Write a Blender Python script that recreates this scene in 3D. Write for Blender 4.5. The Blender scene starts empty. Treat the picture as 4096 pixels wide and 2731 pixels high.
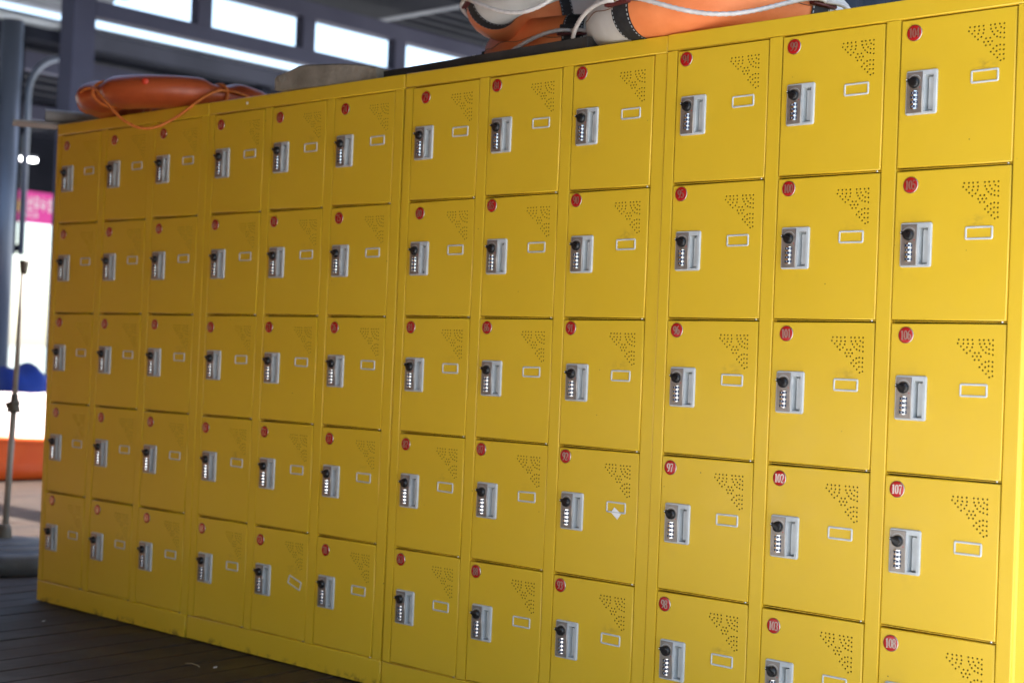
import bpy, bmesh, math, random
from mathutils import Vector, Matrix
from mathutils.geometry import delaunay_2d_cdt
random.seed(7)
R = math.radians
scene = bpy.context.scene
COL = scene.collection

# ------------------------------------------------------------------ camera, sky, sun, exposure
cam_d = bpy.data.cameras.new('camera'); cam = bpy.data.objects.new('camera', cam_d); COL.objects.link(cam)
cam.location = (4.873, -2.859, 0.896)
cam.rotation_euler = (R(90.917), R(-2.312), R(42.613))
cam_d.sensor_width = 36; cam_d.lens = 53.52
cam_d.clip_start = 0.05; cam_d.clip_end = 9000
cam_d.dof.use_dof = True; cam_d.dof.focus_distance = 3.45; cam_d.dof.aperture_fstop = 3.5
scene.camera = cam

SUN_EL, SUN_AZ = 55, 25          # azimuth from +Y towards +X
w = bpy.data.worlds.new('World'); scene.world = w; w.use_nodes = True
nt = w.node_tree; nt.nodes.clear()
sky = nt.nodes.new('ShaderNodeTexSky'); sky.sky_type = 'NISHITA'; sky.sun_disc = False
sky.sun_elevation = R(SUN_EL); sky.sun_rotation = R(SUN_AZ); sky.air_density = 1.0; sky.dust_density = 1.3; sky.ozone_density = 0.2
bg = nt.nodes.new('ShaderNodeBackground'); bg.inputs['Strength'].default_value = 0.10
wo = nt.nodes.new('ShaderNodeOutputWorld')
nt.links.new(sky.outputs[0], bg.inputs[0]); nt.links.new(bg.outputs[0], wo.inputs[0])
sl = bpy.data.lights.new('sun', 'SUN'); sl.energy = 4.5; sl.angle = R(0.6); sl.color = (1, .97, .92)
so = bpy.data.objects.new('sun', sl); COL.objects.link(so)
sd = Vector((math.sin(R(SUN_AZ))*math.cos(R(SUN_EL)), math.cos(R(SUN_AZ))*math.cos(R(SUN_EL)), math.sin(R(SUN_EL))))
so.rotation_euler = sd.to_track_quat('Z', 'Y').to_euler(); so.location = (0, 0, 30)
vs = scene.view_settings; vs.view_transform = 'Standard'; vs.look = 'None'; vs.gamma = 1; vs.use_curve_mapping = False
vs.exposure = 2.32

# ------------------------------------------------------------------ materials
def mat(name, color, rough=.5, metal=0, spec=.5, coat=0, emit=None):
    m = bpy.data.materials.new(name); m.use_nodes = True
    b = m.node_tree.nodes['Principled BSDF']
    b.inputs['Base Color'].default_value = (*color, 1); b.inputs['Roughness'].default_value = rough
    b.inputs['Metallic'].default_value = metal; b.inputs['Specular IOR Level'].default_value = spec
    b.inputs['Coat Weight'].default_value = coat; b.inputs['Coat Roughness'].default_value = .05
    if emit: b.inputs['Emission Color'].default_value = (*emit[0], 1); b.inputs['Emission Strength'].default_value = emit[1]
    return m
def nodes(m): return m.node_tree.nodes, m.node_tree.links, m.node_tree.nodes['Principled BSDF']
def noise(m, scale, detail=4, coord='pos', vec=(1, 1, 1), rough=.55):
    N, L, b = nodes(m)
    if coord == 'pos': src = N.new('ShaderNodeNewGeometry').outputs['Position']
    else: src = N.new('ShaderNodeTexCoord').outputs['Object']
    mp = N.new('ShaderNodeMapping'); mp.inputs['Scale'].default_value = vec; L.new(src, mp.inputs[0])
    n = N.new('ShaderNodeTexNoise'); n.inputs['Scale'].default_value = scale; n.inputs['Detail'].default_value = detail; n.inputs['Roughness'].default_value = rough
    L.new(mp.outputs[0], n.inputs['Vector']); return n.outputs['Fac']
def ramp(m, fac, stops):
    N, L, b = nodes(m); r = N.new('ShaderNodeValToRGB'); e = r.color_ramp.elements
    while len(e) < len(stops): e.new(.5)
    for i, (p, c) in enumerate(stops):
        e[i].position = p; e[i].color = (*c, 1) if not isinstance(c, (int, float)) else (c, c, c, 1)
    L.new(fac, r.inputs[0]); return r.outputs[0]
def mixc(m, fac, a, b2, mode='MIX'):
    N, L, b = nodes(m); x = N.new('ShaderNodeMix'); x.data_type = 'RGBA'; x.blend_type = mode
    for s, v in ((x.inputs[0], fac), (x.inputs[6], a), (x.inputs[7], b2)):
        if isinstance(v, (int, float)): s.default_value = v
        elif isinstance(v, tuple): s.default_value = (*v, 1)
        else: L.new(v, s)
    return x.outputs[2]
def bump(m, h, strength=.2, dist=.01):
    N, L, b = nodes(m); bp = N.new('ShaderNodeBump'); bp.inputs['Strength'].default_value = strength; bp.inputs['Distance'].default_value = dist
    L.new(h, bp.inputs['Height']); L.new(bp.outputs[0], b.inputs['Normal'])
def vary(name, c1, c2, scale, rough=.5, metal=0, bmp=0, bscale=None, coord='pos', vec=(1, 1, 1), spec=.5, lo=.35, hi=.65):
    m = mat(name, c1, rough, metal, spec); N, L, b = nodes(m)
    f = noise(m, scale, 5, coord, vec); L.new(ramp(m, f, [(lo, c1), (hi, c2)]), b.inputs['Base Color'])
    if bmp: bump(m, noise(m, bscale or scale*6, 3, coord, vec), bmp)
    return m

# yellow locker paint: clean satin enamel with faint mottling, specks of dirt, runs and a little edge rust low down
YEL = mat('yellow_enamel', (.74, .47, .028), .33); N, L, b = nodes(YEL)
base = ramp(YEL, noise(YEL, 1.7, 3), [(.3, (.665, .420, .020)), (.7, (.70, .452, .026))])
streak = ramp(YEL, noise(YEL, 5, 6, vec=(9, 1, .8)), [(.66, 0.0), (.86, .16)])
base = mixc(YEL, streak, base, (.46, .30, .06))
vo = N.new('ShaderNodeTexVoronoi'); vo.inputs['Scale'].default_value = 26; vo.inputs['Randomness'].default_value = 1
gp = N.new('ShaderNodeNewGeometry'); L.new(gp.outputs['Position'], vo.inputs['Vector'])
spk = ramp(YEL, vo.outputs['Distance'], [(.030, .85), (.052, 0.0)])
keep = ramp(YEL, noise(YEL, 7, 2), [(.56, 0.0), (.62, 1.0)])
mm = N.new('ShaderNodeMath'); mm.operation = 'MULTIPLY'; L.new(spk, mm.inputs[0]); L.new(keep, mm.inputs[1])
base = mixc(YEL, mm.outputs[0], base, (.10, .06, .02))
sm = ramp(YEL, noise(YEL, 9, 7, vec=(1, 1, 2.2), rough=.7), [(.70, 0.0), (.80, .28)])
base = mixc(YEL, sm, base, (.30, .19, .05))
# finger grime above some card frames (door space), rust chips along the very bottom
tc = N.new('ShaderNodeTexCoord'); sp = N.new('ShaderNodeSeparateXYZ'); L.new(tc.outputs['Object'], sp.inputs[0])
def gauss(cx, cz, rx, rz):
    mp = N.new('ShaderNodeMapping'); mp.vector_type = 'POINT'; mp.inputs['Location'].default_value = (-cx/rx, 0, -cz/rz); mp.inputs['Scale'].default_value = (1/rx, 0, 1/rz)
    L.new(tc.outputs['Object'], mp.inputs[0]); ln = N.new('ShaderNodeVectorMath'); ln.operation = 'LENGTH'; L.new(mp.outputs[0], ln.inputs[0])
    return ramp(YEL, ln.outputs['Value'], [(0.0, 1.0), (1.0, 0.0)])
def mul(a, b2):
    m_ = N.new('ShaderNodeMath'); m_.operation = 'MULTIPLY'
    for s_, v in ((m_.inputs[0], a), (m_.inputs[1], b2)):
        if isinstance(v, (int, float)): s_.default_value = v
        else: L.new(v, s_)
    return m_.outputs[0]
inf = N.new('ShaderNodeObjectInfo'); pick = ramp(YEL, inf.outputs['Random'], [(.45, 0.0), (.85, 1.0)])
gr = ramp(YEL, noise(YEL, 60, 5, vec=(1, 1, 1.6)), [(.42, 0.0), (.62, 1.0)])
base = mixc(YEL, mul(mul(mul(gauss(.187, -.112, .034, .017), gr), pick), .42), base, (.20, .12, .035))
base = mixc(YEL, mul(mul(gauss(.050, -.160, .060, .085), ramp(YEL, noise(YEL, 24, 6), [(.48, 0.0), (.70, 1.0)])), .40), base, (.32, .20, .05))
gz = N.new('ShaderNodeSeparateXYZ'); L.new(gp.outputs['Position'], gz.inputs[0])
low = ramp(YEL, gz.outputs['Z'], [(.006, 1.0), (.026, 0.0)])
base = mixc(YEL, mul(low, ramp(YEL, noise(YEL, 22, 6, rough=.7), [(.52, 0.0), (.60, .7)])), base, (.085, .035, .014))
L.new(base, b.inputs['Base Color'])
L.new(ramp(YEL, noise(YEL, 14, 4), [(.3, .29), (.7, .40)]), b.inputs['Roughness'])
bump(YEL, noise(YEL, 2.2, 2), .07, .02)

SHADE_IN = mat('interior_shade', (.05, .035, .01), .7)  # dark colour stands in for the unlit locker interior
CHROME = mat('chrome', (.75, .75, .76), .16, 1)
STEEL = mat('bright_steel_pin', (.62, .62, .62), .25, 1)
HOUSE = vary('silver_grey_plastic', (.44, .46, .46), (.52, .54, .54), 30, .38)
PLATE = vary('taupe_lock_plate', (.27, .235, .205), (.34, .30, .27), 60, .33, .55)
KNOB = mat('black_knob', (.012, .012, .013), .28)
WHITE = mat('white_mark', (.8, .8, .78), .5)
REDM = mat('red_mark', (.5, .06, .04), .5)
NAVY = mat('navy_number_wheel', (.012, .022, .06), .35)
CARD = vary('grey_card_frame', (.47, .49, .48), (.57, .58, .57), 40, .42)
BRED = mat('red_badge', (.43, .008, .010), .34, coat=.25)
RIM = mat('silver_badge_rim', (.42, .40, .39), .30, 1)
FOIL = mat('foil_digits', (.58, .52, .48), .30, .9)
PAPER = mat('white_paper', (.8, .8, .8), .8)

# ------------------------------------------------------------------ mesh helpers
class MB:
    def __init__(s): s.v = []; s.f = []; s.m = []; s.mats = []; s.sm = []
    def mi(s, m):
        if m not in s.mats: s.mats.append(m)
        return s.mats.index(m)
    def face(s, idx, m, smooth=False): s.f.append(tuple(idx)); s.m.append(s.mi(m)); s.sm.append(smooth)
    def add(s, vs, fs, m, smooth=False):
        o = len(s.v); s.v += [tuple(q) for q in vs]
        for f in fs: s.face([o+i for i in f], m, smooth)
        return o
    def box(s, x0, x1, y0, y1, z0, z1, m, M=None):
        vs = [Vector((x, y, z)) for x in (x0, x1) for y in (y0, y1) for z in (z0, z1)]
        if M: vs = [M @ q for q in vs]
        s.add(vs, [(0, 1, 3, 2), (4, 6, 7, 5), (0, 4, 5, 1), (2, 3, 7, 6), (0, 2, 6, 4), (1, 5, 7, 3)], m)
    def rbox(s, x0, x1, y0, y1, z0, z1, m, r=.002, M=None):     # box with chamfered edges
        bm = bmesh.new(); bmesh.ops.create_cube(bm, size=1)
        for q in bm.verts: q.co = Vector(((x0+x1)/2+q.co.x*(x1-x0), (y0+y1)/2+q.co.y*(y1-y0), (z0+z1)/2+q.co.z*(z1-z0)))
        bmesh.ops.bevel(bm, geom=bm.edges[:], offset=r, segments=2, affect='EDGES', profile=.6)
        if M: bmesh.ops.transform(bm, matrix=M, verts=bm.verts)
        s.bm(bm, m)
    def bm(s, bm, m, smooth=False):
        bm.verts.index_update(); s.add([q.co for q in bm.verts], [[q.index for q in f.verts] for f in bm.faces], m, smooth); bm.free()
    def panel(s, x0, x1, z0, z1, y, depth, m, r=.0025, segs=3, front=True, back=True):   # rounded-edge panel whose face looks to -y
        rings = []
        for i in range(segs+1):
            a = math.pi/2*i/segs; ins = r*(1-math.sin(a)); yy = y+r*(1-math.cos(a))
            rings.append((ins, yy))
        rings = [(r - r*math.sin(math.pi/2*i/segs), y + r - r*math.cos(math.pi/2*i/segs)) for i in range(segs+1)]
        rings.append((0, y+depth)); prev = None; first = None
        for ins, yy in rings:
            o = s.add([(x0+ins, yy, z0+ins), (x1-ins, yy, z0+ins), (x1-ins, yy, z1-ins), (x0+ins, yy, z1-ins)], [], m)
            if prev is not None:
                for k in range(4): s.face((prev+k, o+k, o+(k+1) % 4, prev+(k+1) % 4)[::-1], m, True)
            else: first = o
            prev = o
        if front: s.face((first, first+1, first+2, first+3), m)
        if back: s.face((prev+3, prev+2, prev+1, prev), m)
    def lathe(s, prof, m, seg=24, axis='z', M=None, smooth=True, cap=True):   # prof: (radius, height)
        o = len(s.v); vs = []
        for r_, h in prof:
            for k in range(seg):
                a = 2*math.pi*k/seg; p = (r_*math.cos(a), r_*math.sin(a), h)
                if axis == 'y': p = (r_*math.cos(a), h, r_*math.sin(a))
                vs.append(M @ Vector(p) if M else Vector(p))
        fs = []
        for i in range(len(prof)-1):
            for k in range(seg):
                a, b_ = i*seg+k, i*seg+(k+1) % seg
                fs.append((a, b_, b_+seg, a+seg))
        s.add(vs, fs, m, smooth)
        if cap:
            s.face([o+k for k in range(seg)][::-1], m); s.face([o+(len(prof)-1)*seg+k for k in range(seg)], m)
    def tube(s, pts, rad, m, seg=10, lay=None, closed=False, cap=True):       # lay=(strands, twist per metre, depth): laid rope
        pts = [Vector(p) for p in pts]; n = len(pts); o = len(s.v); vs = []; dist = 0; up = Vector((0, 0, 1))
        for i, p in enumerate(pts):
            a = pts[(i-1) % n] if (closed or i) else p; c = pts[(i+1) % n] if (closed or i < n-1) else p
            t = (c-a).normalized()
            if i: dist += (p-pts[i-1]).length
            if abs(t.dot(up)) > .95: up = Vector((0, 1, 0))
            x = up.cross(t).normalized(); y = t.cross(x); up = y
            rr = rad[i] if isinstance(rad, (list, tuple)) else rad
            for k in range(seg):
                th = 2*math.pi*k/seg; q = rr
                if lay: q = rr*(1+lay[2]*math.cos(lay[0]*th-lay[1]*dist))
                vs.append(p+x*q*math.cos(th)+y*q*math.sin(th))
        fs = []
        for i in range(n if closed else n-1):
            for k in range(seg):
                fs.append((i*seg+k, i*seg+(k+1) % seg, ((i+1) % n)*seg+(k+1) % seg, ((i+1) % n)*seg+k))
        s.add(vs, fs, m, True)
        if cap and not closed:
            s.face([o+k for k in range(seg)][::-1], m); s.face([o+(n-1)*seg+k for k in range(seg)], m)
    def mesh(s, name):
        me = bpy.data.meshes.new(name); me.from_pydata(s.v, [], s.f)
        for m in s.mats: me.materials.append(m)
        me.polygons.foreach_set('material_index', s.m); me.polygons.foreach_set('use_smooth', s.sm); me.update()
        return me
    def build(s, name, parent=None, loc=(0, 0, 0)): return link(name, s.mesh(name), parent, loc)
def link(name, data, parent=None, loc=(0, 0, 0)):
    o = bpy.data.objects.new(name, data); COL.objects.link(o); o.parent = parent; o.location = loc; return o
def tag(o, label, cat=None, group=None, kind=None):
    if label: o['label'] = label
    if cat: o['category'] = cat
    if group: o['group'] = group
    if kind: o['kind'] = kind
    return o
def thing(name, label, cat, loc=(0, 0, 0), rot=(0, 0, 0), group=None):
    o = link(name, None, None, loc); o.rotation_euler = rot; o.empty_display_size = .2; return tag(o, label, cat, group)
def fixn(o):      # consistent outward normals
    bm = bmesh.new(); bm.from_mesh(o.data); bmesh.ops.recalc_face_normals(bm, faces=bm.faces); bm.to_mesh(o.data); bm.free(); return o

# ------------------------------------------------------------------ serif numerals as flat ribbons (cell .52 x 1)
def arc(cx, cy, rx, ry, a0, a1, wt, wn, n=14):
    out = []
    for i in range(n+1):
        a = R(a0+(a1-a0)*i/n); out.append((cx+rx*math.cos(a), cy+ry*math.sin(a), wn+(wt-wn)*abs(math.cos(a))**1.3))
    return out
TK, TN = .185, .085
DIG = {
 '0': [arc(.25, .5, .17, .46, 0, 360, TK, TN, 24)],
 '1': [[(.27, 0, TK), (.27, 1, TK)], [(.10, .03, .06), (.44, .03, .06)], [(.10, .84, .05), (.27, .96, .09)]],
 '2': [arc(.25, .72, .17, .25, 160, -30, TK, TN)+[(.30, .38, .11), (.10, .06, .08)], [(.08, .05, .11), (.43, .05, .11)], [(.42, .06, .05), (.44, .22, .05)]],
 '3': [arc(.22, .74, .17, .23, 150, -80, TK, TN), arc(.22, .27, .19, .25, 80, -150, TK, TN)],
 '4': [[(.32, 0, TK), (.32, 1, TK)], [(.30, .97, .06), (.04, .30, .06)], [(.03, .29, .07), (.47, .29, .07)], [(.20, .03, .06), (.45, .03, .06)]],
 '5': [[(.10, .95, .11), (.40, .95, .11)], [(.12, .97, .06), (.10, .52, .06)], arc(.22, .31, .19, .29, 125, -150, TK, TN)],
 '6': [arc(.25, .30, .17, .27, 0, 360, TK, TN, 22), arc(.36, .34, .28, .63, 180, 85, TK, TN)],
 '7': [[(.06, .94, .13), (.44, .94, .13)], [(.43, .92, .06), (.27, .45, .13), (.23, 0, TK)], [(.07, .95, .05), (.06, .78, .05)]],
 '8': [arc(.25, .74, .145, .23, 0, 360, TK*.85, TN, 20), arc(.25, .26, .175, .25, 0, 360, TK, TN, 20)],
 '9': [arc(.25, .70, .17, .27, 0, 360, TK, TN, 22), arc(.14, .66, .28, .63, 0, -95, TK, TN)]}
def ribbons(mb, text, cx, cz, h, y, m, squeeze=1.0):
    n = len(text); adv = .47*h*squeeze; x = cx-adv*n/2; lay = 0
    for ch in text:
        for st in DIG[ch]:
            lay += 1; o = len(mb.v); yy = y-lay*.00004
            for i, (px, pz, wd) in enumerate(st):
                a = st[max(i-1, 0)]; c = st[min(i+1, len(st)-1)]
                tx, tz = c[0]-a[0], c[1]-a[1]; ln = math.hypot(tx, tz) or 1; nx, nz = -tz/ln, tx/ln
                for sgn in (-1, 1):
                    mb.v.append((x+(px+nx*wd/2*sgn)*h*squeeze, yy, cz-h/2+(pz+nz*wd/2*sgn)*h))
            for i in range(len(st)-1): mb.face((o+2*i, o+2*i+1, o+2*i+3, o+2*i+2)[::1], m)
        x += adv

# ================================================================== SETTING: sea, quay, plank deck
sea_m = mat('sea_water', (.10, .14, .15), .12); bump(sea_m, noise(sea_m, .8, 4), .3, .2)
mb = MB(); mb.add([(-4000, -4000, -.55), (4000, -4000, -.55), (4000, 4000, -.55), (-4000, 4000, -.55)], [(0, 1, 2, 3)], sea_m)
tag(mb.build('water'), 'pale open water beyond the quay', kind='structure')
quay_m = vary('pale_concrete', (.43, .43, .42), (.55, .55, .54), .9, .75, bmp=.25, bscale=30)
mb = MB(); mb.box(-34, 30, -34, 30, -.6, -.062, quay_m)
tag(mb.build('quay'), 'pale concrete quay around the deck', kind='structure')

bounce_m = vary('tan_bounce_surface', (.44, .22, .08), (.54, .28, .11), 1.2, .75, bmp=.2, bscale=20)  # out-of-view floor added to bounce warm light onto the lower lockers
mb = MB(); mb.box(-14, 3.0, -4.5, -1.33, -.055, -.004, bounce_m)
tag(mb.build('bounce_floor'), 'added unseen tan surface that bounces warm light onto the lockers', kind='structure')
wood = mat('dark_deck_wood', (.05, .035, .027), .5); N, L, b = nodes(wood)
oi = N.new('ShaderNodeObjectInfo')
g1 = noise(wood, 9, 6, 'obj', (14, .7, 1)); g2 = noise(wood, 3.5, 4, 'pos')
c = ramp(wood, g1, [(.3, (.019, .011, .007)), (.7, (.050, .030, .019))])
tint = ramp(wood, oi.outputs['Random'], [(0, (.72, .72, .74)), (.5, (1.0, .95, .9)), (1, (1.25, 1.2, 1.15))])
c = mixc(wood, 1.0, c, tint, 'MULTIPLY')
c = mixc(wood, ramp(wood, g2, [(.55, 0.0), (.75, .35)]), c, (.095, .070, .052))
L.new(c, b.inputs['Base Color']); L.new(ramp(wood, g2, [(.3, .50), (.7, .74)]), b.inputs['Roughness']); bump(wood, g1, .35, .004)
deck = link('deck', None); tag(deck, 'dark brown plank deck under and beside the lockers', kind='structure')
deck.rotation_euler = (0, 0, R(4))
pm = {}
def plank_mesh(ln):
    if ln not in pm:
        mb = MB(); mb.rbox(-.0605, .0605, -ln/2, ln/2, -.034, 0, wood, .003); pm[ln] = mb.mesh('plank')
    return pm[ln]
n = 0
for i in range(-52, 19):
    x = i*.128; y = -1.30
    while y < 7:
        ln = random.choice((2.6, 3.4, 4.4, 5.2)); o = link('plank', plank_mesh(ln), deck, (x+random.uniform(-.001, .001), y+ln/2, random.uniform(-.0025, 0)))
        y += ln+.004
mb = MB()
for y in (-1.1, .4, 1.9, 3.4, 4.9, 6.4): mb.box(-6.9, 2.35, y-.05, y+.05, -.0605, -.040, wood)
mb.build('joist_frame', deck)

# ================================================================== LOCKER CABINETS
W, DEP, H = .9, .55, 1.687
A0, DW, CP = .030, .2541, .28827          # first door left, door width, column pitch
ZT, RP = 1.647, .31448                     # door top, row pitch
DH = RP-.0032
GX, GT = .0020, .0036                       # gaps beside and above a door
HOLES = [(.1537,.035),(.1637,.035),(.1727,.035),(.1827,.035),(.1977,.035),(.2067,.035),(.2167,.035),(.2262,.035),(.1517,.0425),(.1637,.043),(.1737,.043),(.1837,.043),(.1987,.043),(.2087,.0425),(.2197,.042),(.2262,.045),(.1587,.0485),(.1717,.050),(.1827,.050),(.2017,.049),(.2127,.049),(.2187,.053),(.2266,.054),(.1650,.055),(.1787,.057),(.2057,.055),(.2117,.060),(.2187,.062),(.2267,.064),(.1717,.0615),(.1887,.061),(.1975,.061),(.1847,.068),(.1935,.068),(.2017,.068),(.1887,.075),(.1977,.075),(.2117,.0785),(.2187,.077),(.2267,.078),(.2047,.083),(.2117,.089),(.2187,.0865),(.2267,.0872),(.1997,.089),(.2067,.0952),(.2187,.0963),(.2268,.0965),(.2137,.102),(.2207,.1085),(.2275,.106)]
LX0, LX1, LZ0, LZ1 = .0180, .0882, -.2030, -.1108      # lock housing, from the door's top left corner
def door_mesh():
    mb = MB(); x0, x1, z0, z1 = GX, DW-GX, -DH, -GT; r = .0026; segs = 3; y = 0.0
    mb.panel(x0, x1, z0, z1, y, .018, YEL, r, segs, front=False, back=False)
    X0, X1, Z0, Z1 = x0+r, x1-r, z0+r, z1-r
    pts = [Vector((X0, Z0)), Vector((X1, Z0)), Vector((X1, Z1)), Vector((X0, Z1))]; loops = [[0, 1, 2, 3]]
    def hole(ps): loops.append(list(range(len(pts), len(pts)+len(ps)))); pts.extend(Vector(p) for p in ps)
    for hx, hz in HOLES:
        hole([(hx+.0021*math.cos(2*math.pi*k/8), -hz+.0021*math.sin(2*math.pi*k/8)) for k in range(8)])
    hole([(.0580, -.1990), (.0825, -.1990), (.0825, -.1195), (.0580, -.1195)])
    vv, ee, ff, *_ = delaunay_2d_cdt(pts, [], loops, 2, 1e-6)
    fs = [f if (vv[f[1]]-vv[f[0]]).cross(vv[f[2]]-vv[f[0]]) > 0 else f[::-1] for f in ff]
    mb.add([(q.x, y, q.y) for q in vv], fs, YEL)
    for lp in loops[1:]:
        k = len(lp); ps = [pts[i] for i in lp]
        o = mb.add([(q.x, y, q.y) for q in ps]+[(q.x, y+.0012, q.y) for q in ps], [], YEL)
        for i in range(k): mb.face((o+i, o+(i+1) % k, o+k+(i+1) % k, o+k+i), YEL)
    # shade behind the holes comes from the cabinet's dark-coloured inner sheet
    return mb.mesh('door')
def housing_mesh():
    mb = MB(); t = .0045; r = .005; HX0, HX1, HZ0, HZ1 = .0605, .0805, -.1972, -.1218    # frame with a hand recess
    def rr(x0, x1, z0, z1, r, n=4):
        out = []
        for cx, cz, a0 in ((x1-r, z1-r, 0), (x0+r, z1-r, 90), (x0+r, z0+r, 180), (x1-r, z0+r, 270)):
            for k in range(n+1): a = R(a0+90*k/n); out.append((cx+r*math.cos(a), cz+r*math.sin(a)))
        return out
    outer = rr(LX0, LX1, LZ0, LZ1, r); top = rr(LX0+.0018, LX1-.0018, LZ0+.0018, LZ1-.0018, r-.0015); k = len(outer)
    mid = rr(LX0+.0006, LX1-.0006, LZ0+.0006, LZ1-.0006, r-.0006)
    o = mb.add([(x, -.0002, z) for x, z in outer]+[(x, -t+.001, z) for x, z in mid]+[(x, -t, z) for x, z in top], [], HOUSE)
    for j in range(2):
        for i in range(k): mb.face((o+j*k+i, o+j*k+(i+1) % k, o+(j+1)*k+(i+1) % k, o+(j+1)*k+i), HOUSE, True)
    pts = [Vector(p) for p in top]; loops = [list(range(k))]
    hp = [(HX0, HZ0), (HX1, HZ0), (HX1, HZ1), (HX0, HZ1)]
    loops.append(list(range(k, k+4))); pts += [Vector(p) for p in hp]
    vv, ee, ff, *_ = delaunay_2d_cdt(pts, [], loops, 2, 1e-7)
    mb.add([(q.x, -t, q.y) for q in vv], ff, HOUSE)
    ins = .001; d = .016
    o = mb.add([(x, -t, z) for x, z in hp]+[(HX0+ins, d, HZ0+ins), (HX1-ins, d, HZ0+ins), (HX1-ins, d, HZ1-ins), (HX0+ins, d, HZ1-ins)], [], HOUSE)
    for i in range(4): mb.face((o+i, o+(i+1) % 4, o+4+(i+1) % 4, o+4+i), HOUSE)
    mb.face((o+4, o+5, o+6, o+7), HOUSE)
    mb.rbox(HX0+.0058, HX1-.0006, .0030, .0158, HZ0+.0035, HZ1-.0045, HOUSE, .0012)          # finger grip inside the recess
    return mb.mesh('lock_housing')
def plate_mesh():
    mb = MB(); mb.panel(.0215, .0562, -.1993, -.1147, -.0062, .0016, PLATE, .0006, 1)
    for rad, a0, a1 in ((.0155, 25, 155),):
        o = len(mb.v); nseg = 14
        for i in range(nseg+1):
            a = R(a0+(a1-a0)*i/nseg)
            for q in (rad-.0005, rad+.0005): mb.v.append((.0385+q*math.cos(a), -.00628, -.1362+q*math.sin(a)))
        for i in range(nseg): mb.face((o+2*i, o+2*i+1, o+2*i+3, o+2*i+2), CARD)
    mb.lathe([(.0013, -.0064), (.0013, -.0061)], REDM, 8, 'y', Matrix.Translation((.0512, 0, -.1470)))
    return mb.mesh('lock_plate')
def knob_mesh():
    mb = MB(); T = Matrix.Identity(4)
    mb.lathe([(.0120, -.0062), (.0120, -.0085), (.0108, -.0130), (.0094, -.0140), (.0001, -.0142)], KNOB, 24, 'y', T, cap=False)
    M = T @ Matrix.Rotation(R(24), 4, 'Y')                         # pointer to the upper left
    bm = bmesh.new(); bmesh.ops.create_cube(bm, size=1)
    for q in bm.verts:
        x = -.0150 if q.co.x < 0 else .0095; hw = .0030 if q.co.x < 0 else .0052
        q.co = Vector((x, -.0078 if q.co.y > 0 else (-.0190 if q.co.x > 0 else -.0172), hw*(1 if q.co.z > 0 else -1)))
    bmesh.ops.bevel(bm, geom=bm.edges[:], offset=.0012, segments=2, affect='EDGES'); bmesh.ops.transform(bm, matrix=M, verts=bm.verts); mb.bm(bm, KNOB)
    mb.lathe([(.0012, -.0176), (.0012, -.0170)], WHITE, 8, 'y', M @ Matrix.Translation((-.0128, 0, 0)))
    return mb.mesh('knob')
def wheel_mesh(txt):
    mb = MB(); seg = 12; r = .0075; cy = -.0018
    def drum(r_, z0, z1, m):
        for k in range(seg):
            a, c2 = math.pi*k/seg, math.pi*(k+1)/seg
            mb.add([(r_*1.15*math.cos(a), cy-r_*math.sin(a), z0), (r_*1.15*math.cos(c2), cy-r_*math.sin(c2), z0), (r_*1.15*math.cos(c2), cy-r_*math.sin(c2), z1), (r_*1.15*math.cos(a), cy-r_*math.sin(a), z1)], [(3, 2, 1, 0)], m, True)
        mb.add([(r_*1.15*math.cos(math.pi*k/seg), cy-r_*math.sin(math.pi*k/seg), z1) for k in range(seg+1)], [tuple(range(seg+1))], m)
        mb.add([(r_*1.15*math.cos(math.pi*k/seg), cy-r_*math.sin(math.pi*k/seg), z0) for k in range(seg+1)], [tuple(range(seg+1))[::-1]], m)
    drum(r, -.0026, .0026, NAVY); drum(r-.0012, .0026, .0047, CHROME); drum(r-.0012, -.0047, -.0026, CHROME)
    for j, a in enumerate((138, 90, 42)):
        sub = MB(); ribbons(sub, txt[j], 0, 0, .0042, 0, WHITE, .9)
        for f in sub.f:
            q = [sub.v[i] for i in f]
            mb.add([((r*1.17)*math.cos(R(a)-v[0]/r), cy-(r+.00025)*math.sin(R(a)-v[0]/r), v[2]) for v in q], [range(len(q))], WHITE)
    return mb.mesh('number_wheel')
def card_mesh():
    mb = MB(); x0, x1, z0, z1, t, h = -.0300, .0300, -.0137, .0137, .0043, .0022
    def rr(ins, r, n=3):
        out = []
        for cx, cz, a0 in ((x1-ins-r, z1-ins-r, 0), (x0+ins+r, z1-ins-r, 90), (x0+ins+r, z0+ins+r, 180), (x1-ins-r, z0+ins+r, 270)):
            for k in range(n+1): a = R(a0+90*k/n); out.append((cx+r*math.cos(a), cz+r*math.sin(a)))
        return out
    rings = [(rr(0, .004), -.0003), (rr(.0006, .0036), -h+.0006), (rr(.0014, .003), -h), (rr(t-.0012, .0012), -h), (rr(t-.0004, .001), -h+.0006), (rr(t, .0008), -.0003)]
    prev = None
    for ps, y in rings:
        o = mb.add([(x, y, z) for x, z in ps], [], CARD); k = len(ps)
        if prev is not None:
            for i in range(k): mb.face((prev+i, prev+(i+1) % k, o+(i+1) % k, o+i), CARD, True)
        prev = o
    return mb.mesh('card_frame')
def badge_mesh(txt):
    mb = MB(); 
    mb.lathe([(.0172, -.0002), (.0172, -.0010), (.0168, -.0016), (.0160, -.0018)], RIM, 32, 'y', cap=False)
    mb.lathe([(.0161, -.0016), (.0150, -.00205), (.0120, -.00245), (.0070, -.0027), (.0002, -.0028)], BRED, 32, 'y', cap=False)
    ribbons(mb, txt, .0002, 0, .0192, -.00286, FOIL, .90 if len(txt) == 3 else 1.0)
    return mb.mesh('number_badge')
def pin_mesh():
    mb = MB(); mb.lathe([(.0002, .0027), (.003, .0024), (.0034, 0), (.003, -.0024), (.0002, -.0027)], STEEL, 12, 'z', cap=False); return mb.mesh('hinge_pin')
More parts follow.
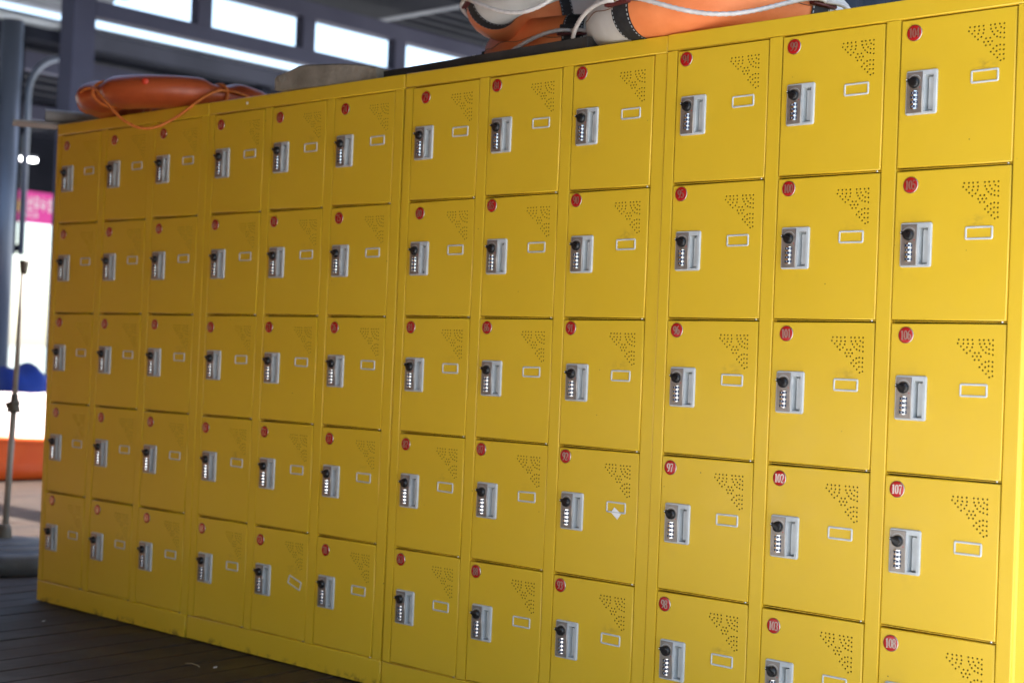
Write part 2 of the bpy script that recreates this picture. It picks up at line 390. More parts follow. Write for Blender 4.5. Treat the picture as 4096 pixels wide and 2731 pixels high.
ME = dict(door=door_mesh(), house=housing_mesh(), plate=plate_mesh(), knob=knob_mesh(), card=card_mesh(), pin=pin_mesh(),
          wheels=[wheel_mesh(''.join(random.choice('0123456789') for _ in range(3))) for _ in range(12)])
OFF = {49:(40,40),50:(41,38),51:(41,33),52:(45,35),53:(46,28),54:(49,41),55:(43,38),56:(41,35),57:(42,37),58:(46,34),59:(48,40),60:(46,36),61:(46,34),62:(46,36),63:(50,33),64:(37,36),65:(30,34),66:(28,39),67:(26,38),68:(28,37),69:(40,36),70:(32,34),71:(31,36),72:(31,34),73:(33,41),74:(48,36),75:(40,34),76:(40,33),77:(38,36),78:(42,39),79:(53,33),80:(48,34),81:(31,29),82:(31,32),83:(29,30),84:(30,26),85:(28,24),86:(29,26),87:(25,27),88:(25,28),89:(30,23),90:(28,23),91:(26,24),92:(25,25),93:(25,27),94:(27,24),95:(27,24),96:(30,26),97:(27,30),98:(25,31),99:(31,28),100:(30,26),101:(38,29),102:(34,31),103:(34,38),104:(32,32),105:(36,33),106:(37,28),107:(30,31),108:(28,33)}
CLAB = ['yellow locker cabinet numbered 49 to 63, farthest from view, under the plastic life ring',
        'yellow locker cabinet numbered 64 to 78 with one skewed card frame at the bottom',
        'yellow locker cabinet numbered 79 to 93 with a white paper scrap on one door',
        'yellow locker cabinet numbered 94 to 108, nearest of the four, at the right end']
COFF = [(.003, 0, -.0006), (0, .0008, 0), (.003, 0, .0007), (.0008, -.0025, .0020)]
rng = random.Random(3)
for ci in range(4):
    cx, cy, cz = ci*W+COFF[ci][0], COFF[ci][1], COFF[ci][2]
    cab = thing('locker_cabinet', CLAB[ci], 'locker cabinet', (cx, cy, cz), group='yellow locker cabinets in a row')
    g = .0008; x0, x1 = g, W-.0025-g
    if ci == 3: x1 = W-.008
    mb = MB()                                        # sheet-steel carcass, open at the front
    mb.box(x0+.0004, x0+.0014, .004, DEP, .012, H-.0045, YEL); mb.box(x1-.0014, x1-.0004, .004, DEP, .012, H-.0045, YEL)
    mb.box(x0+.0016, x1-.0016, DEP-.002, DEP-.0006, .012, H-.0045, YEL); mb.box(x0, x1, .004, DEP, H-.004, H-.0012, YEL); mb.box(x0+.0016, x1-.0016, .02, DEP-.003, .06, .064, YEL)
    mb.build('carcass', cab)
    mb = MB(); mb.box(x0+.002, x1-.002, .16, .162, .066, H-.006, SHADE_IN); mb.build('shade_backing', cab)  # dark sheet in place of the shade inside the cabinet
    mb = MB(); mb.panel(x0, x1, ZT+.0003, H, -.0004, .02, YEL, .0022); mb.build('top_rail', cab)
    zb = ZT-5*RP
    mb = MB(); mb.panel(x0 if ci else x0, x1-(.010 if ci == 0 else 0), .003, zb-.0006, -.0006, .02, YEL, .0022); mb.build('plinth', cab)
    st = [(x0, A0)]+[(A0+DW+CP*j, A0+CP*(j+1)) for j in range(2)]+[(A0+2*CP+DW, x1)]
    for j, (a, c2) in enumerate(st):
        mb = MB(); mb.panel(a, c2, zb+.0002, ZT-.0004, -.0002, .02, YEL, .0022); mb.build('stile', cab)
    for k in range(6):
        zc = ZT-k*RP
        mb = MB(); mb.box(A0-.003, A0+2*CP+DW+.003, .0050, .0160, zc-.0004, zc+(.0010 if k else .0004), YEL); mb.build('row_divider', cab)
    for j in range(3):
        for k in range(5):
            num = 49+ci*15+j*5+k
            d = link('door', ME['door'], cab, (A0+j*CP, rng.uniform(-.0008, .0008), ZT-k*RP)); d.rotation_euler = (R(rng.uniform(-.08, .08)), 0, R(rng.uniform(-.40, .22)))
            u, v = OFF[num]; bo = link('number_badge', badge_mesh(str(num)), d, (u/1000, 0, -v/1000)); bo.rotation_euler = (R(rng.uniform(-1, 1)), R(rng.uniform(-4, 4)), R(rng.uniform(-1, 1)))
            link('lock_housing', ME['house'], d); link('lock_plate', ME['plate'], d)
            kn = link('knob', ME['knob'], d, (.0385, 0, -.1362)); kn.rotation_euler = (0, R(rng.choice((0, 0, 2, -3, 5, -6, 9))), 0)
            for q in range(4): link('number_wheel', rng.choice(ME['wheels']), d, (.0390, -.0035, -.1585-q*.0094))
            cf = link('card_frame', ME['card'], d, (.1890, 0, -.1360)); cf.rotation_euler = (0, R(rng.uniform(-.8, .8)), 0)
            if num == 73: cf.location = (.1990, 0, -.1488); cf.rotation_euler = (0, R(17), 0)
            link('hinge_pin', ME['pin'], d, (DW-.012, .0062, -DH-.0018))
# paper scrap tucked behind the card frame on door 92
mb = MB(); mb.add([(-.0150, 0, .0005), (.0090-.004, 0, -.0150), (.0155, 0, -.0005), (-.005, 0, .0140)], [(0, 1, 2, 3)], PAPER)
mb.add([(-.0150, .0003, .0005), (.005, .0003, -.0150), (.0155, .0003, -.0005), (-.005, .0003, .0140)], [(3, 2, 1, 0)], PAPER)
tag(mb.build('paper_scrap', None, (2.600, -.0013, .5550)), 'white paper scrap stuck in the card frame of locker 92', 'paper')
mb = MB(); mb.lathe([(.0045, -.0016), (.0045, -.0002)], WHITE, 12, 'y')
tag(mb.build('sticker', None, (1.096, 0, 1.668)), 'tiny round white sticker on the top rail above locker 64', 'sticker')

# ================================================================== THINGS ON TOP OF THE LOCKERS
TOP = H
def ring_mesh(Rm, rw, rh, m, prof=None, seg=96, ts=20, mcol=None):
    mb = MB(); o = 0; vs = []
    for i in range(seg):
        a = 2*math.pi*i/seg; sw, sh = prof(a) if prof else (1, 1)
        for k in range(ts):
            t = 2*math.pi*k/ts; q = Rm+rw*sw*math.cos(t)
            vs.append((q*math.cos(a), q*math.sin(a), rh*sh*math.sin(t)))
    mb.v = vs
    for i in range(seg):
        for k in range(ts):
            mb.face((i*ts+k, ((i+1) % seg)*ts+k, ((i+1) % seg)*ts+(k+1) % ts, i*ts+(k+1) % ts), mcol(i/seg*360) if mcol else m, True)
    return mb
ORG = vary('weathered_orange_plastic', (.33, .055, .014), (.46, .088, .024), 7, .42, bmp=.12, bscale=40)
OROPE = vary('orange_rope', (.55, .13, .02), (.72, .20, .03), 60, .7)
def sag(p0, p1, bulge, drop, n=40):      # rope hanging between two points, bulging outwards
    out = []; p0, p1, bulge = Vector(p0), Vector(p1), Vector(bulge)
    for i in range(n+1):
        t = i/n; q = p0.lerp(p1, t); s_ = 4*t*(1-t); out.append(q+bulge*s_**.65+Vector((0, 0, -drop*s_**1.7)))
    return out
# plastic life ring
def waist(a):
    q = 1.0
    for w0 in WA:
        d = abs((math.degrees(a)-w0+180) % 360-180)
        t = min(max((d-5)/11, 0), 1); t = t*t*(3-2*t); q = min(q, .70+.30*t)
    return q, q*.99+.01
WA = (265, 355, 85, 175)
LR = thing('life_ring', 'weathered plain orange plastic life ring with orange rope, overhanging the leftmost lockers', 'life ring', (.492, .165, TOP+.0548))
LR.rotation_euler = (R(.6), R(0), 0)
ring_mesh(.252, .086, .054, ORG, waist).build('ring_body', LR)
mb = MB(); mb.lathe([(.011, 0), (.011, .004), (.009, .006), (.0005, .007)], mat('red_plug', (.62, .05, .02), .4), 16, 'z', Matrix.Rotation(R(90), 4, 'X')); o = mb.build('filler_plug', LR, (.333*math.cos(R(307)), .333*math.sin(R(307)), .019)); o.rotation_euler = (0, 0, R(37))
for i, a in enumerate(WA):
    a1 = WA[(i+1) % 4]; 
    if a1 < a: a1 += 360
    f = lambda q: (.318*math.cos(R(q)), .318*math.sin(R(q)), .012)
    mid = R((a+a1)/2); dr = .150 if i == 0 else .03
    bl = .15 if i == 0 else .10
    mb = MB(); mb.tube(sag(f(a), f(a1), (bl*math.cos(mid), bl*math.sin(mid), 0), dr if i == 0 else .045), .0045, OROPE, 12, (3, 380, .16)); mb.build('grab_rope', LR)
    mb = MB(); mb.tube([((.252+.064*math.cos(t))*math.cos(R(a)), (.252+.064*math.cos(t))*math.sin(R(a)), .040*math.sin(t)) for t in [2*math.pi*k/20 for k in range(20)]], .006, OROPE, 8, closed=True); mb.build('rope_lashing', LR)

# fabric life rings, quartered orange and white with black bands
FO = vary('orange_fabric', (.78, .20, .055), (.88, .27, .09), 9, .62, bmp=.15, bscale=25)
FW = vary('dirty_white_fabric', (.50, .48, .46), (.64, .63, .61), 6, .6, bmp=.15, bscale=25)
FB = vary('black_webbing', (.010, .010, .012), (.022, .022, .025), 60, .8)
FS = mat('grey_stitching', (.40, .42, .45), .8)
WROPE = vary('white_rope', (.52, .48, .46), (.66, .62, .60), 50, .75)
MAROON = mat('maroon_tab', (.10, .012, .014), .6)
def fabric_ring(label, loc, rot, bands, order, ropes, grp='orange and white fabric life rings'):
    t = thing('life_ring', label, 'life ring', loc, rot, grp); Rm, rr = .262, .070
    for i in range(4):                       # quarter covers
        a0, a1 = bands[i], bands[(i+1) % 4]
        if a1 < a0: a1 += 360
        mb = MB(); ns, ts = 26, 22; m = order[i]
        for j in range(ns+1):
            a = R(a0+(a1-a0)*j/ns); puff = 1+.03*math.sin(math.pi*j/ns)+.006*math.sin(j*1.7+i)
            for k in range(ts):
                th = 2*math.pi*k/ts; wr = 1+.006*math.sin(5*th+j*.8)
                q = Rm+rr*puff*wr*math.cos(th); mb.v.append((q*math.cos(a), q*math.sin(a), rr*puff*wr*math.sin(th)))
        for j in range(ns):
            for k in range(ts): mb.face((j*ts+k, (j+1)*ts+k, (j+1)*ts+(k+1) % ts, j*ts+(k+1) % ts), m, True)
        mb.build('cover_panel', t)
        mb = MB(); mb.tube([((Rm+rr*1.03)*math.cos(R(a0+(a1-a0)*j/ns)), (Rm+rr*1.03)*math.sin(R(a0+(a1-a0)*j/ns)), .004*math.sin(j)) for j in range(1, ns)], .0011, FB if m is FB else mat('seam_thread', (.25, .13, .08), .8), 5); mb.build('seam', t)
    for i, a in enumerate(bands):
        mb = MB(); hw = 5.2
        def band(a0, a1, rad, m):
            for j in range(4):
                b0, b1 = R(a0+(a1-a0)*j/4), R(a0+(a1-a0)*(j+1)/4); n2 = 28
                ps = []
                for bb in (b0, b1):
                    for k in range(n2):
                        th = 2*math.pi*k/n2; q = Rm+rad*math.cos(th); ps.append((q*math.cos(bb), q*math.sin(bb), rad*math.sin(th)))
                mb.add(ps, [(k, n2+k, n2+(k+1) % n2, (k+1) % n2) for k in range(n2)], m, True)
        band(a-hw, a+hw, rr*1.035, FB)
        for e in (a-hw+.55, a+hw-1.15):       # rows of light stitches
            for k in range(44):
                th0, th1 = 2*math.pi*(k+.2)/44, 2*math.pi*(k+.72)/44; rad = rr*1.043
                mb.add([((Rm+rad*math.cos(th))*math.cos(R(bb)), (Rm+rad*math.cos(th))*math.sin(R(bb)), rad*math.sin(th)) for th, bb in ((th0, e), (th0, e+.6), (th1, e+.6), (th1, e))], [(0, 1, 2, 3)], FS)
        mb.build('band', t)
        M = Matrix.Rotation(R(a), 4, 'Z') @ Matrix.Translation((Rm+rr*1.05, 0, .012))
        mb = MB(); mb.rbox(-.004, .012, -.040, .040, -.013, .0, MAROON, .003, M); mb.rbox(-.002, .015, -.032, .026, .0005, .016, FB, .004, M); mb.build('rope_tab', t)
        nxt = bands[(i+1) % 4]+(360 if bands[(i+1) % 4] < a else 0)
        if ropes[i]:
            mid = R((a+nxt)/2); f = lambda q: ((Rm+rr+.014)*math.cos(R(q)), (Rm+rr+.014)*math.sin(R(q)), .010)
            bl, dr = ropes[i]
            mb = MB(); mb.tube(sag(f(a), f(nxt), (bl*math.cos(mid), bl*math.sin(mid), 0), dr, 80), .0052, WROPE, 15, (3, 400, .17)); mb.build('grab_rope', t)
    return t
fabric_ring('fabric life ring with an orange front quarter lying flat on the nearer lockers', (2.655, .268, TOP+.0745), (0, 0, R(0)), (260, 350, 80, 170), (FO, FW, FO, FW), ((.128, .062), (.12, .055), (.12, .05), (.12, .05)))
fabric_ring('fabric life ring on the dark board, its orange quarter beneath a white one', (2.035, .545, TOP+.034+.074), (0, 0, 0), (297, 27, 117, 207), (FW, FO, FW, FO), ((.12, .06), (.12, .05), (.12, .05), (.128, .075)))
fabric_ring('topmost fabric life ring, white front quarter, tilted across the other two', (2.215, .270, TOP+.238), Matrix.Rotation(R(-14), 3, Vector((-.677, .736, 0))).to_euler(), (238, 328, 58, 148), (FW, FO, FW, FO), ((.12, .110), (.12, .05), (.12, .05), (.075, .02)))

mb = MB(); mb.rbox(0, .22, 0, .018, 0, 2.05, vary('shade_panel', (.40, .22, .08), (.50, .29, .12), 3, .6, vec=(6, 1, 1)), .002)  # out-of-view panel added to keep sun off the near cabinet's side
o = mb.build('end_shade_panel', None, (3.612, .17, 0)); tag(o, 'added unseen upright panel that shades the near end of the lockers', 'shade_panel')
# dark board, grey weathered float, grey pipe on a thin plank
BOARD = vary('black_weathered_board', (.022, .019, .017), (.045, .040, .036), 6, .8, bmp=.3, bscale=30)
mb = MB(); mb.rbox(-.62, .42, -.13, .13, 0, .033, BOARD, .004)
o = mb.build('board', None, (2.03, .165, TOP+.0005)); o.rotation_euler = (0, 0, R(-3)); tag(o, 'dark weathered flat board lying under the fabric life rings', 'board')
GREY = vary('grey_weathered_plastic', (.15, .128, .098), (.27, .24, .195), 11, .85, bmp=.5, bscale=45, coord='obj')
N, L, b = nodes(GREY); 
prof = [(-.235, 0), (-.238, .046), (-.228, .058), (-.205, .063), (-.172, .073), (-.140, .084), (-.09, .0855), (-.03, .082), (.05, .076), (.11, .068), (.17, .058), (.205, .046), (.208, 0)]
mb = MB(); y0, y1 = -.07, .075; n = len(prof)
for y, sc in ((y0, .90), (y0+.006, .97), (y0+.016, 1), (y1-.016, 1), (y1, .92)): mb.v += [(x*(1 if sc == 1 else .985+.015*sc), y, (.001+z*sc)*.86) for x, z in prof]
for r_ in range(4):
    for i in range(n): mb.face((r_*n+i, (r_+1)*n+i, (r_+1)*n+(i+1) % n, r_*n+(i+1) % n), GREY, 1 < r_ < 1)
mb.face(range(n), GREY); mb.face([4*n+i for i in range(n)][::-1], GREY)
gf = thing('float_block', 'grey weathered float block with a lashing hole on top of lockers 64 to 78', 'float', (1.462, .070, TOP+.0005)); gf.rotation_euler = (0, 0, R(7)); gf.scale = (.9, 1, .94)
fixn(mb.build('block_body', gf))
mb = MB(); mb.lathe([(.0135, -.0030), (.0145, -.004), (.0120, -.005), (.0095, -.0045), (.0085, .006)], GREY, 18, 'y', cap=False); mb.lathe([(.009, .004), (.009, .0045)], mat('hole_dark', (.01, .01, .01), .9), 14, 'y')
mb.build('lashing_eye', gf, (-.205, -.068, .035))
PIPE = vary('dull_grey_pipe', (.20, .185, .175), (.27, .25, .24), 9, .6)
pp = thing('pipe', 'short dull grey pipe lying at the far end of the locker tops', 'pipe', (-.085, .0, TOP+.0375), (0, 0, R(62)))
PR = Matrix.Rotation(R(90), 4, 'Y'); bore = mat('bore_shade', (.02, .02, .02), .8)  # bore coloured near black as the shade inside the pipe
mb = MB(); mb.lathe([(.026, 0), (.026, .52)], PIPE, 28, 'z', PR, cap=False); mb.lathe([(.022, 0), (.022, .52)], bore, 28, 'z', PR, cap=False)
mb.lathe([(.022, 0), (.026, 0)], PIPE, 28, 'z', PR, cap=False); mb.build('pipe_wall', pp)
mb = MB(); mb.rbox(-.11, .55, -.05, .06, 0, .010, PIPE, .002)
o = mb.build('thin_plank', None, (-.085, .0, TOP+.0005)); o.rotation_euler = (0, 0, R(62)); tag(o, 'thin grey plank under the pipe, sticking out past the far lockers', 'plank')

# ================================================================== PAVILION: girder frame, column, roofs
STL = vary('blue_grey_steel_paint', (.040, .040, .066), (.055, .055, .085), 1.3, .65, bmp=.08, spec=.2)
STL2 = vary('dark_steel_paint', (.008, .009, .014), (.014, .015, .022), 1.1, .8, spec=.08)
SHEET = vary('galvanised_roof_sheet', (.11, .12, .14), (.17, .18, .205), .8, .6, spec=.2)
pav = thing('pavilion_frame', 'blue grey steel girder with posts on a square column behind the lockers', 'steel frame', (-7, 4.3, 0))
def part(parent, name, b_, m, org=(-7, 4.3, 0)):
    mb = MB(); mb.rbox(b_[0]-org[0], b_[1]-org[0], b_[2]-org[1], b_[3]-org[1], b_[4]-org[2], b_[5]-org[2], m, .006); return mb.build(name, parent)
part(pav, 'column', (-7.22, -7.0, 4.22, 4.44, -.06, 4.75), mat('pale_grey_steel', (.23, .235, .24), .5) if False else STL)
part(pav, 'lower_beam', (-7.15, -7.0, 4.442, 15, 3.83, 3.975), STL)
part(pav, 'upper_beam', (-7.15, -7.0, 4.442, 15, 4.295, 4.455), STL)
for y in (5.52, 6.78, 8.03, 9.28, 10.53): part(pav, 'post', (-7.13, -7.003, y, y+.16, 3.9755, 4.2945), STL)
part(pav, 'side_beam', (-7.15, -7.0, -3, 4.218, 4.25, 4.455), STL2)
part(pav, 'cross_beam', (-7.0-.02, 1.0, 4.25, 4.40, 4.46, 4.70), STL2)
rf = thing('pavilion_roof', 'dark ribbed metal roof above the girder frame', 'roof', (-7, 4.3, 0))
def sheet(parent, x0, x1, y0, y1, z, m, pitch=.25, dep=.045, org=(-7, 4.3, 0), name='roof_sheet'):
    mb = MB(); x = x0; pr = []
    while x < x1:
        for fx, fz in ((0, 0), (.45, 0), (.58, dep), (.87, dep)): pr.append((x+fx*pitch, z+fz))
        x += pitch
    for px, pz in pr: mb.v += [(px-org[0], y0-org[1], pz), (px-org[0], y1-org[1], pz), (px-org[0], y1-org[1], pz+.06), (px-org[0], y0-org[1], pz+.06)]
    for i in range(len(pr)-1):
        for k in range(4): mb.face((4*i+k, 4*i+(k+1) % 4, 4*i+4+(k+1) % 4, 4*i+4+k), m)
    return fixn(mb.build(name, parent))
sheet(rf, -8.2, -4.6, 3.0, 15, 4.76, STL2)
part(rf, 'edge_trim', (-8.25, -6.2, 8.46, 8.58, 4.68, 4.758), SHEET)
part(rf, 'roof_beam', (-8.2, -6.2, 6.1, 8.2, 4.60, 4.757), STL2)

# far shed roof on purlins, seen from below
sh = thing('far_shed_roof', 'far shed roof of pale ribbed sheets on dark purlins', 'roof', (-11.2, 7, 0)); so_ = (-11.2, 7, 0)
GALV = vary('bright_galvanised_sheet', (.52, .56, .61), (.64, .68, .73), .8, .5, spec=.4)
sheet(sh, -19.2, -13.7, -4, 16, 4.62, GALV, .42, .05, so_)
sheet(sh, -13.65, -11.2, -4, 16, 4.62, GALV, .42, .05, so_, 'front_sheet')
sheet(sh, -11.2, -7.4, -4, 6.6, 4.80, SHEET, .42, .05, so_, 'side_sheet')
x = -11.29
while x > -19:
    part(sh, 'purlin', (x-.22, x, -4, 16, 4.47, 4.62), STL2, so_); x -= .56
part(sh, 'fascia', (-11.28, -11.19, 6.62, 16, 4.46, 4.70), STL2, so_)
for x in (-11.75, -15.4): part(sh, 'main_beam', (x-.16, x, -4, 16, 4.20, 4.42), STL, so_)
for y in (2.5, 9.6, 15.5): part(sh, 'rafter', (-19, -11.3, y, y+.16, 4.34, 4.505), STL2, so_)
for x, y in ((-11.8, 5.2), (-18.9, 5.2), (-18.9, 15.0), (-11.8, 15)): part(sh, 'shed_column', (x-.16, x, y, y+.16, -.06, 4.195), STL, so_)
part(sh, 'far_eave', (-19.35, -19.2, -4, 16, 3.55, 4.75), STL2, so_)
LAMP = mat('lamp_diffuser', (.8, .8, .8), .5, emit=((1, 1, 1), 6))
lt = thing('strip_lamp', 'small lit strip lamp under the far shed roof', 'lamp', (-13, 7.2, 3.30))
mb = MB(); mb.rbox(-.04, .04, -.15, .15, .012, .05, SHEET, .004); mb.build('lamp_body', lt)
mb = MB(); mb.rbox(-.035, .035, -.145, .145, -.03, .0115, LAMP, .01); mb.build('diffuser', lt)
mb = MB(); mb.tube([(0, 0, .05), (0, 0, 1.4)], .006, STL2, 6); mb.build('hanger', lt)
bs = thing('dark_backdrop', 'dark blue corrugated backdrop added behind the life rings', 'shed', (0, 7.2, 0))
BSM = vary('dark_blue_sheet', (.012, .018, .034), (.022, .030, .052), 1.0, .55)  # added dark backdrop that covers bright sky behind the rings
mb = MB(); pr = []; x = -3.6
while x < 4.2: pr += [(x, 0), (x+.09, 0), (x+.12, -.04), (x+.21, -.04)]; x += .24
for px, py in pr: mb.v += [(px, py, -.06), (px, py, 5.2), (px, .25, 5.2), (px, .25, -.06)]
for i in range(len(pr)-1):
    for k in range(4): mb.face((4*i+k, 4*i+(k+1) % 4, 4*i+4+(k+1) % 4, 4*i+4+k), BSM)
fixn(mb.build('backdrop_wall', bs))
mb = MB(); mb.rbox(-3.7, 4.3, -.28, .35, 5.205, 5.33, STL2, .01); mb.build('backdrop_cap', bs)
# bent tube frames left of the column
TUBE = mat('grey_blue_tube', (.13, .15, .20), .35, .3)
for (yc, lab) in ((5.32, 'bent grey tube arch beside the square column'), (4.20, 'bent grey tube arch at the left edge of the picture')):
    t = thing('tube_arch', lab, 'tube frame', (-9, yc, 0), group='bent tube arches')
    pts = [(0, -.38, 1.80), (0, -.38, 3.30)]+[(0, -.38*math.cos(R(a)), 3.40+.42*math.sin(R(a))) for a in range(0, 181, 10)]+[(0, .38, 3.30), (0, .38, -.06)]
    mb = MB(); mb.tube(pts, .034, TUBE, 14); mb.build('tube', t)
    if yc > 5: mb = MB(); mb.rbox(-.02, .02, -.50, -.36, 1.83, 1.90, STL2, .004); mb.rbox(-.02, .02, -.50, -.36, 3.0, 3.07, STL2, .004); mb.build('bracket', t)
t = thing('pipe_column', 'thick grey steel pipe column at the left edge', 'column', (-9.0, 4.74, 0))
mb = MB(); mb.tube([(0, 0, -.06), (0, 0, 4.1)], .105, TUBE, 24); mb.build('shaft', t)
mb = MB(); mb.rbox(-.03, .03, .106, .13, 1.80, 4.0, STL2, .004); mb.build('cable_duct', t)

# unseen canopy added to shade the lockers, and an added light-blocking wall opposite
CX1, CY0, CZ = 4.0, -2.4, 2.8
cr = thing('shade_canopy', 'added unseen flat canopy that shades the lockers', 'roof', (0, 0, CZ))
mb = MB(); mb.box(-.2, CX1, CY0, 3.6, 0, .10, STL2); mb.build('shade_sheet', cr)
mb = MB(); mb.box(-14, -.203, CY0, -.25, 0, .10, STL2); mb.build('shade_extension', cr)  # added cover that keeps skylight off the far lockers
wallm = vary('warm_bounce_brown', (.29, .12, .03), (.34, .145, .038), 1, .7)  # brown so that the added wall bounces warm light
WX1, WY = 3.6, -2.35
bw = thing('light_block_wall', 'added unseen brown wall that blocks and warms the light on the lockers', 'wall', (0, WY, 0))
GAPX, GAPZ, LOW = .9, .7, .08  # openings in the added wall, shaped to let low light in
mb = MB(); mb.box(-14, GAPX, -.2, 0, LOW, CZ-.005, wallm); mb.box(GAPX+.003, WX1, -.198, -.002, GAPZ, CZ-.005, wallm); mb.build('block_panel', bw)

# ================================================================== LEFT BACKGROUND: stand, boat, blue covers, banner
BEIGE = vary('beige_pole_paint', (.29, .26, .23), (.35, .315, .28), 5, .45)
BASE = vary('grey_base_plastic', (.055, .057, .063), (.085, .088, .095), 12, .5)
CLP = vary('drab_clamp_plastic', (.085, .075, .06), (.12, .105, .085), 20, .5)
st = thing('pole_stand', 'beige telescopic pole on a round grey weighted base beside the last locker', 'stand', (-.826, .327, 0))
mb = MB(); mb.lathe([(.30, 0), (.31, .012), (.31, .050), (.295, .075), (.25, .092), (.245, .089), (.225, .089), (.22, .098), (.17, .104), (.165, .101), (.145, .101), (.14, .109), (.08, .115), (.03, .118), (.0005, .118)], BASE, 48, 'z', cap=False); mb.build('weighted_base', st)
mb = MB(); mb.lathe([(.032, .117), (.030, .15), (.022, .17), (.0005, .172)], CLP, 20, 'z', cap=False); mb.build('pole_socket', st)
LEAN = Vector((.012, .022, 0))
def pp_(z): return LEAN*z+Vector((0, 0, z))
mb = MB(); mb.tube([pp_(.16), pp_(.66)], .0125, BEIGE, 18); mb.build('lower_tube', st)
mb = MB(); mb.tube([pp_(.66), pp_(1.20)], .0105, BEIGE, 18); mb.build('upper_tube', st)
mb = MB(); mb.tube([pp_(.625), pp_(.64), pp_(.672), pp_(.70)], [.028, .025, .016, .0135], CLP, 18); mb.tube([pp_(.652)+Vector((-.01, -.03, 0)), pp_(.668)+Vector((.02, .012, 0))], .012, CLP, 12); mb.build('clamp', st)
mb = MB(); mb.tube([pp_(1.19), pp_(1.205), pp_(1.235), pp_(1.245)], [.0115, .0145, .018, .019], CLP, 18); mb.build('end_cap', st)

HULL = vary('orange_hull', (.75, .10, .015), (.85, .14, .02), 4, .35)
COV = vary('white_cover', (.74, .56, .52), (.80, .72, .69), 2.2, .6, bmp=.3, bscale=9)
BLU = vary('blue_tarpaulin', (.010, .032, .19), (.016, .050, .28), 3, .5)
bo = thing('orange_boat', 'orange plastic boat with a white cover at the far left', 'boat', (-4.85, 2.9, 0), (0, 0, R(6)))
mb = MB(); secs = []
for i in range(15):
    t = -1+2*i/14; hw = .52*(1-abs(t)**3.2*.55); L_ = 1.25*t; zt = .27+.05*abs(t)**2
    secs.append([(x, L_, z) for x, z in ((-hw, zt), (-hw*.93, .12), (-hw*.8, .01), (hw*.8, .01), (hw*.93, .12), (hw, zt))])
for s_ in secs: mb.v += s_
for i in range(14):
    for k in range(5): mb.face((i*6+k, i*6+6+k, i*6+7+k, i*6+k+1), HULL, False)
mb.face(range(6), HULL); mb.face([84+k for k in range(6)][::-1], HULL); fixn(mb.build('hull', bo))
mb = MB(); mb.tube([(s_[5][0]+.01, s_[5][1], s_[5][2]) for s_ in secs]+[(s_[0][0]-.01, s_[0][1], s_[0][2]) for s_ in secs[::-1]], .028, HULL, 10, closed=True); mb.build('rubbing_rail', bo)
mb = MB(); G = 16
for i in range(G+1):
    for j in range(G+1):
        u, v = -1+2*i/G, -1+2*j/G; e = (1-abs(v)**3)*(1-abs(u)**4)
        mb.v.append((u*.46*(1-abs(v)**3.2*.55), v*1.18, .27+.29*e**.5+.02*math.sin(7*u+5*v)*e))
for i in range(G):
    for j in range(G): mb.face((i*(G+1)+j, (i+1)*(G+1)+j, (i+1)*(G+1)+j+1, i*(G+1)+j+1), COV, True)
mb.build('cover', bo)
for k, (x, y, z, lab) in enumerate(((-6.55, 3.62, .80, 'humped blue tarpaulin cover behind the boat, next to the lockers'), (-6.75, 3.05, .76, 'humped blue tarpaulin cover behind the boat, left of the pole'))):
    mb = MB(); G = 14
    for i in range(G+1):
        for j in range(G+1):
            u, v = -1+2*i/G, -1+2*j/G; e = max(0, (1-u*u*.96))**.5*max(0, (1-abs(v)**2.6*.98))**.5
            mb.v.append((u*.55, v*.30, -.06+z*(.25+.75*e)*(1 if max(abs(u), abs(v)) < .99 else 0)+.03*math.sin(9*v+3*u)*e))
    for i in range(G):
        for j in range(G): mb.face((i*(G+1)+j, (i+1)*(G+1)+j, (i+1)*(G+1)+j+1, i*(G+1)+j+1), BLU, True)
    tag(mb.build('tarpaulin', None, (x, y, 0)), lab, 'tarpaulin', 'blue tarpaulins')
PINK = mat('pink_banner_cloth', (.75, .05, .33), .7)
YEL2 = mat('yellow_print', (.8, .45, .15), .7)
bn = thing('banner', 'pink banner with white lettering hanging at the far end', 'banner', (-16, 9.0, 2.99))
mb = MB(); mb.box(-.006, .006, -1.3, .62, -.24, .235, PINK); mb.build('cloth', bn)
def glyph(y, z, sx, sz, rows):
    mb = MB(); bm = bmesh.new()
    for n_, (a, b2, c2, d2) in enumerate(rows): mb.box(.0065, .009+n_*.0003, y+a*sx, y+b2*sx, z+c2*sz, z+d2*sz, WHITE)
    mb.build('letter', bn)
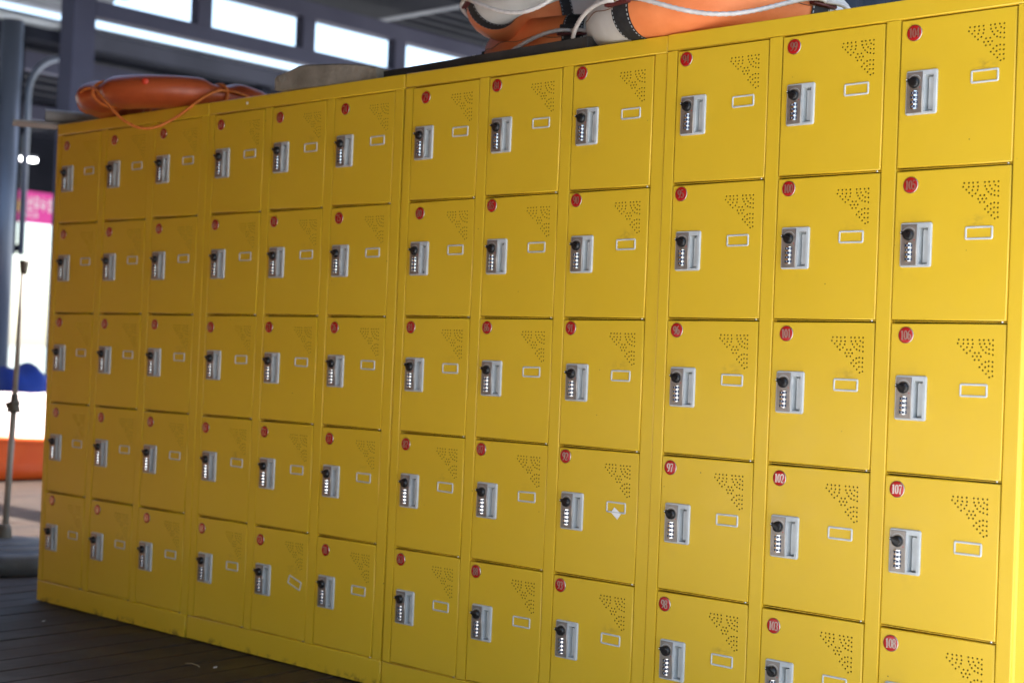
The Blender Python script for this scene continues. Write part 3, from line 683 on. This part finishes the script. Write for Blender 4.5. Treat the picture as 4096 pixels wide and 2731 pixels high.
GL = [[(0, .5, .78, .9), (.2, .32, .45, .9), (.7, .84, .3, 1), (.05, .8, 0, .14), (.05, .18, 0, .34)],
      [(0, .5, .45, .58), (.22, .34, .5, .95), (.62, .76, .3, 1), (.5, .7, .6, .72), (.05, .8, 0, .14), (.05, .18, 0, .34)],
      [(.1, .7, .85, .97), (.1, .22, .5, .97), (.58, .7, .5, .97), (.1, .7, .45, .57), (0, .8, .26, .38), (.34, .46, 0, .3)],
      [(.34, .46, .7, 1), (.1, .4, .6, .74), (.42, .75, .52, .64), (0, .8, .3, .43), (.34, .46, 0, .35)],
      [(.05, .35, .75, .87), (.2, .45, .5, .75), (.62, .76, .4, 1), (.2, .7, .25, .36), (.2, .32, 0, .3), (.58, .7, 0, .3), (.2, .7, 0, .1)]]
for i, g_ in enumerate(GL+GL[:2]): glyph(-.16+i*.108, -.055, .105, .215, g_)
for i in range(4): glyph(-.15+i*.075, -.165, .07, .085, GL[(i*2+1) % 5])
mb = MB(); mb.lathe([(.15, .0065), (.15, .009)], YEL2, 24, 'z', Matrix.Translation((0, -.32, 0)) @ Matrix.Rotation(R(90), 4, 'Y')); mb.build('round_emblem', bn)

# litter on the deck
DRY = mat('dry_leaf', (.30, .22, .12), .8)
mb = MB(); mb.tube([(0, 0, .0035), (.02, .008, .006), (.045, .010, .0045), (.062, .004, .0035)], .0016, DRY, 6)
tag(mb.build('twig', None, (1.23, -.236, 0)), 'thin pale twig lying on the dark deck planks', 'twig')
for (x, y, rz, lab) in ((.391, -.199, .4, 'tiny white paper fleck on the deck below the far lockers'), (1.317, -.196, 1.2, 'small torn white paper fleck on the deck near the twig')):
    mb = MB(); mb.add([(-.006, -.003, .001), (.005, -.004, .002), (.007, .003, .004), (-.003, .004, .002)], [(0, 1, 2, 3)], PAPER)
    mb.add([(-.006, -.003, .0004), (.005, -.004, .0014), (.007, .003, .0034), (-.003, .004, .0014)], [(3, 2, 1, 0)], PAPER)
    o = mb.build('paper_fleck', None, (x, y, 0)); o.rotation_euler = (0, 0, rz); tag(o, lab, 'paper', 'paper flecks on the deck')
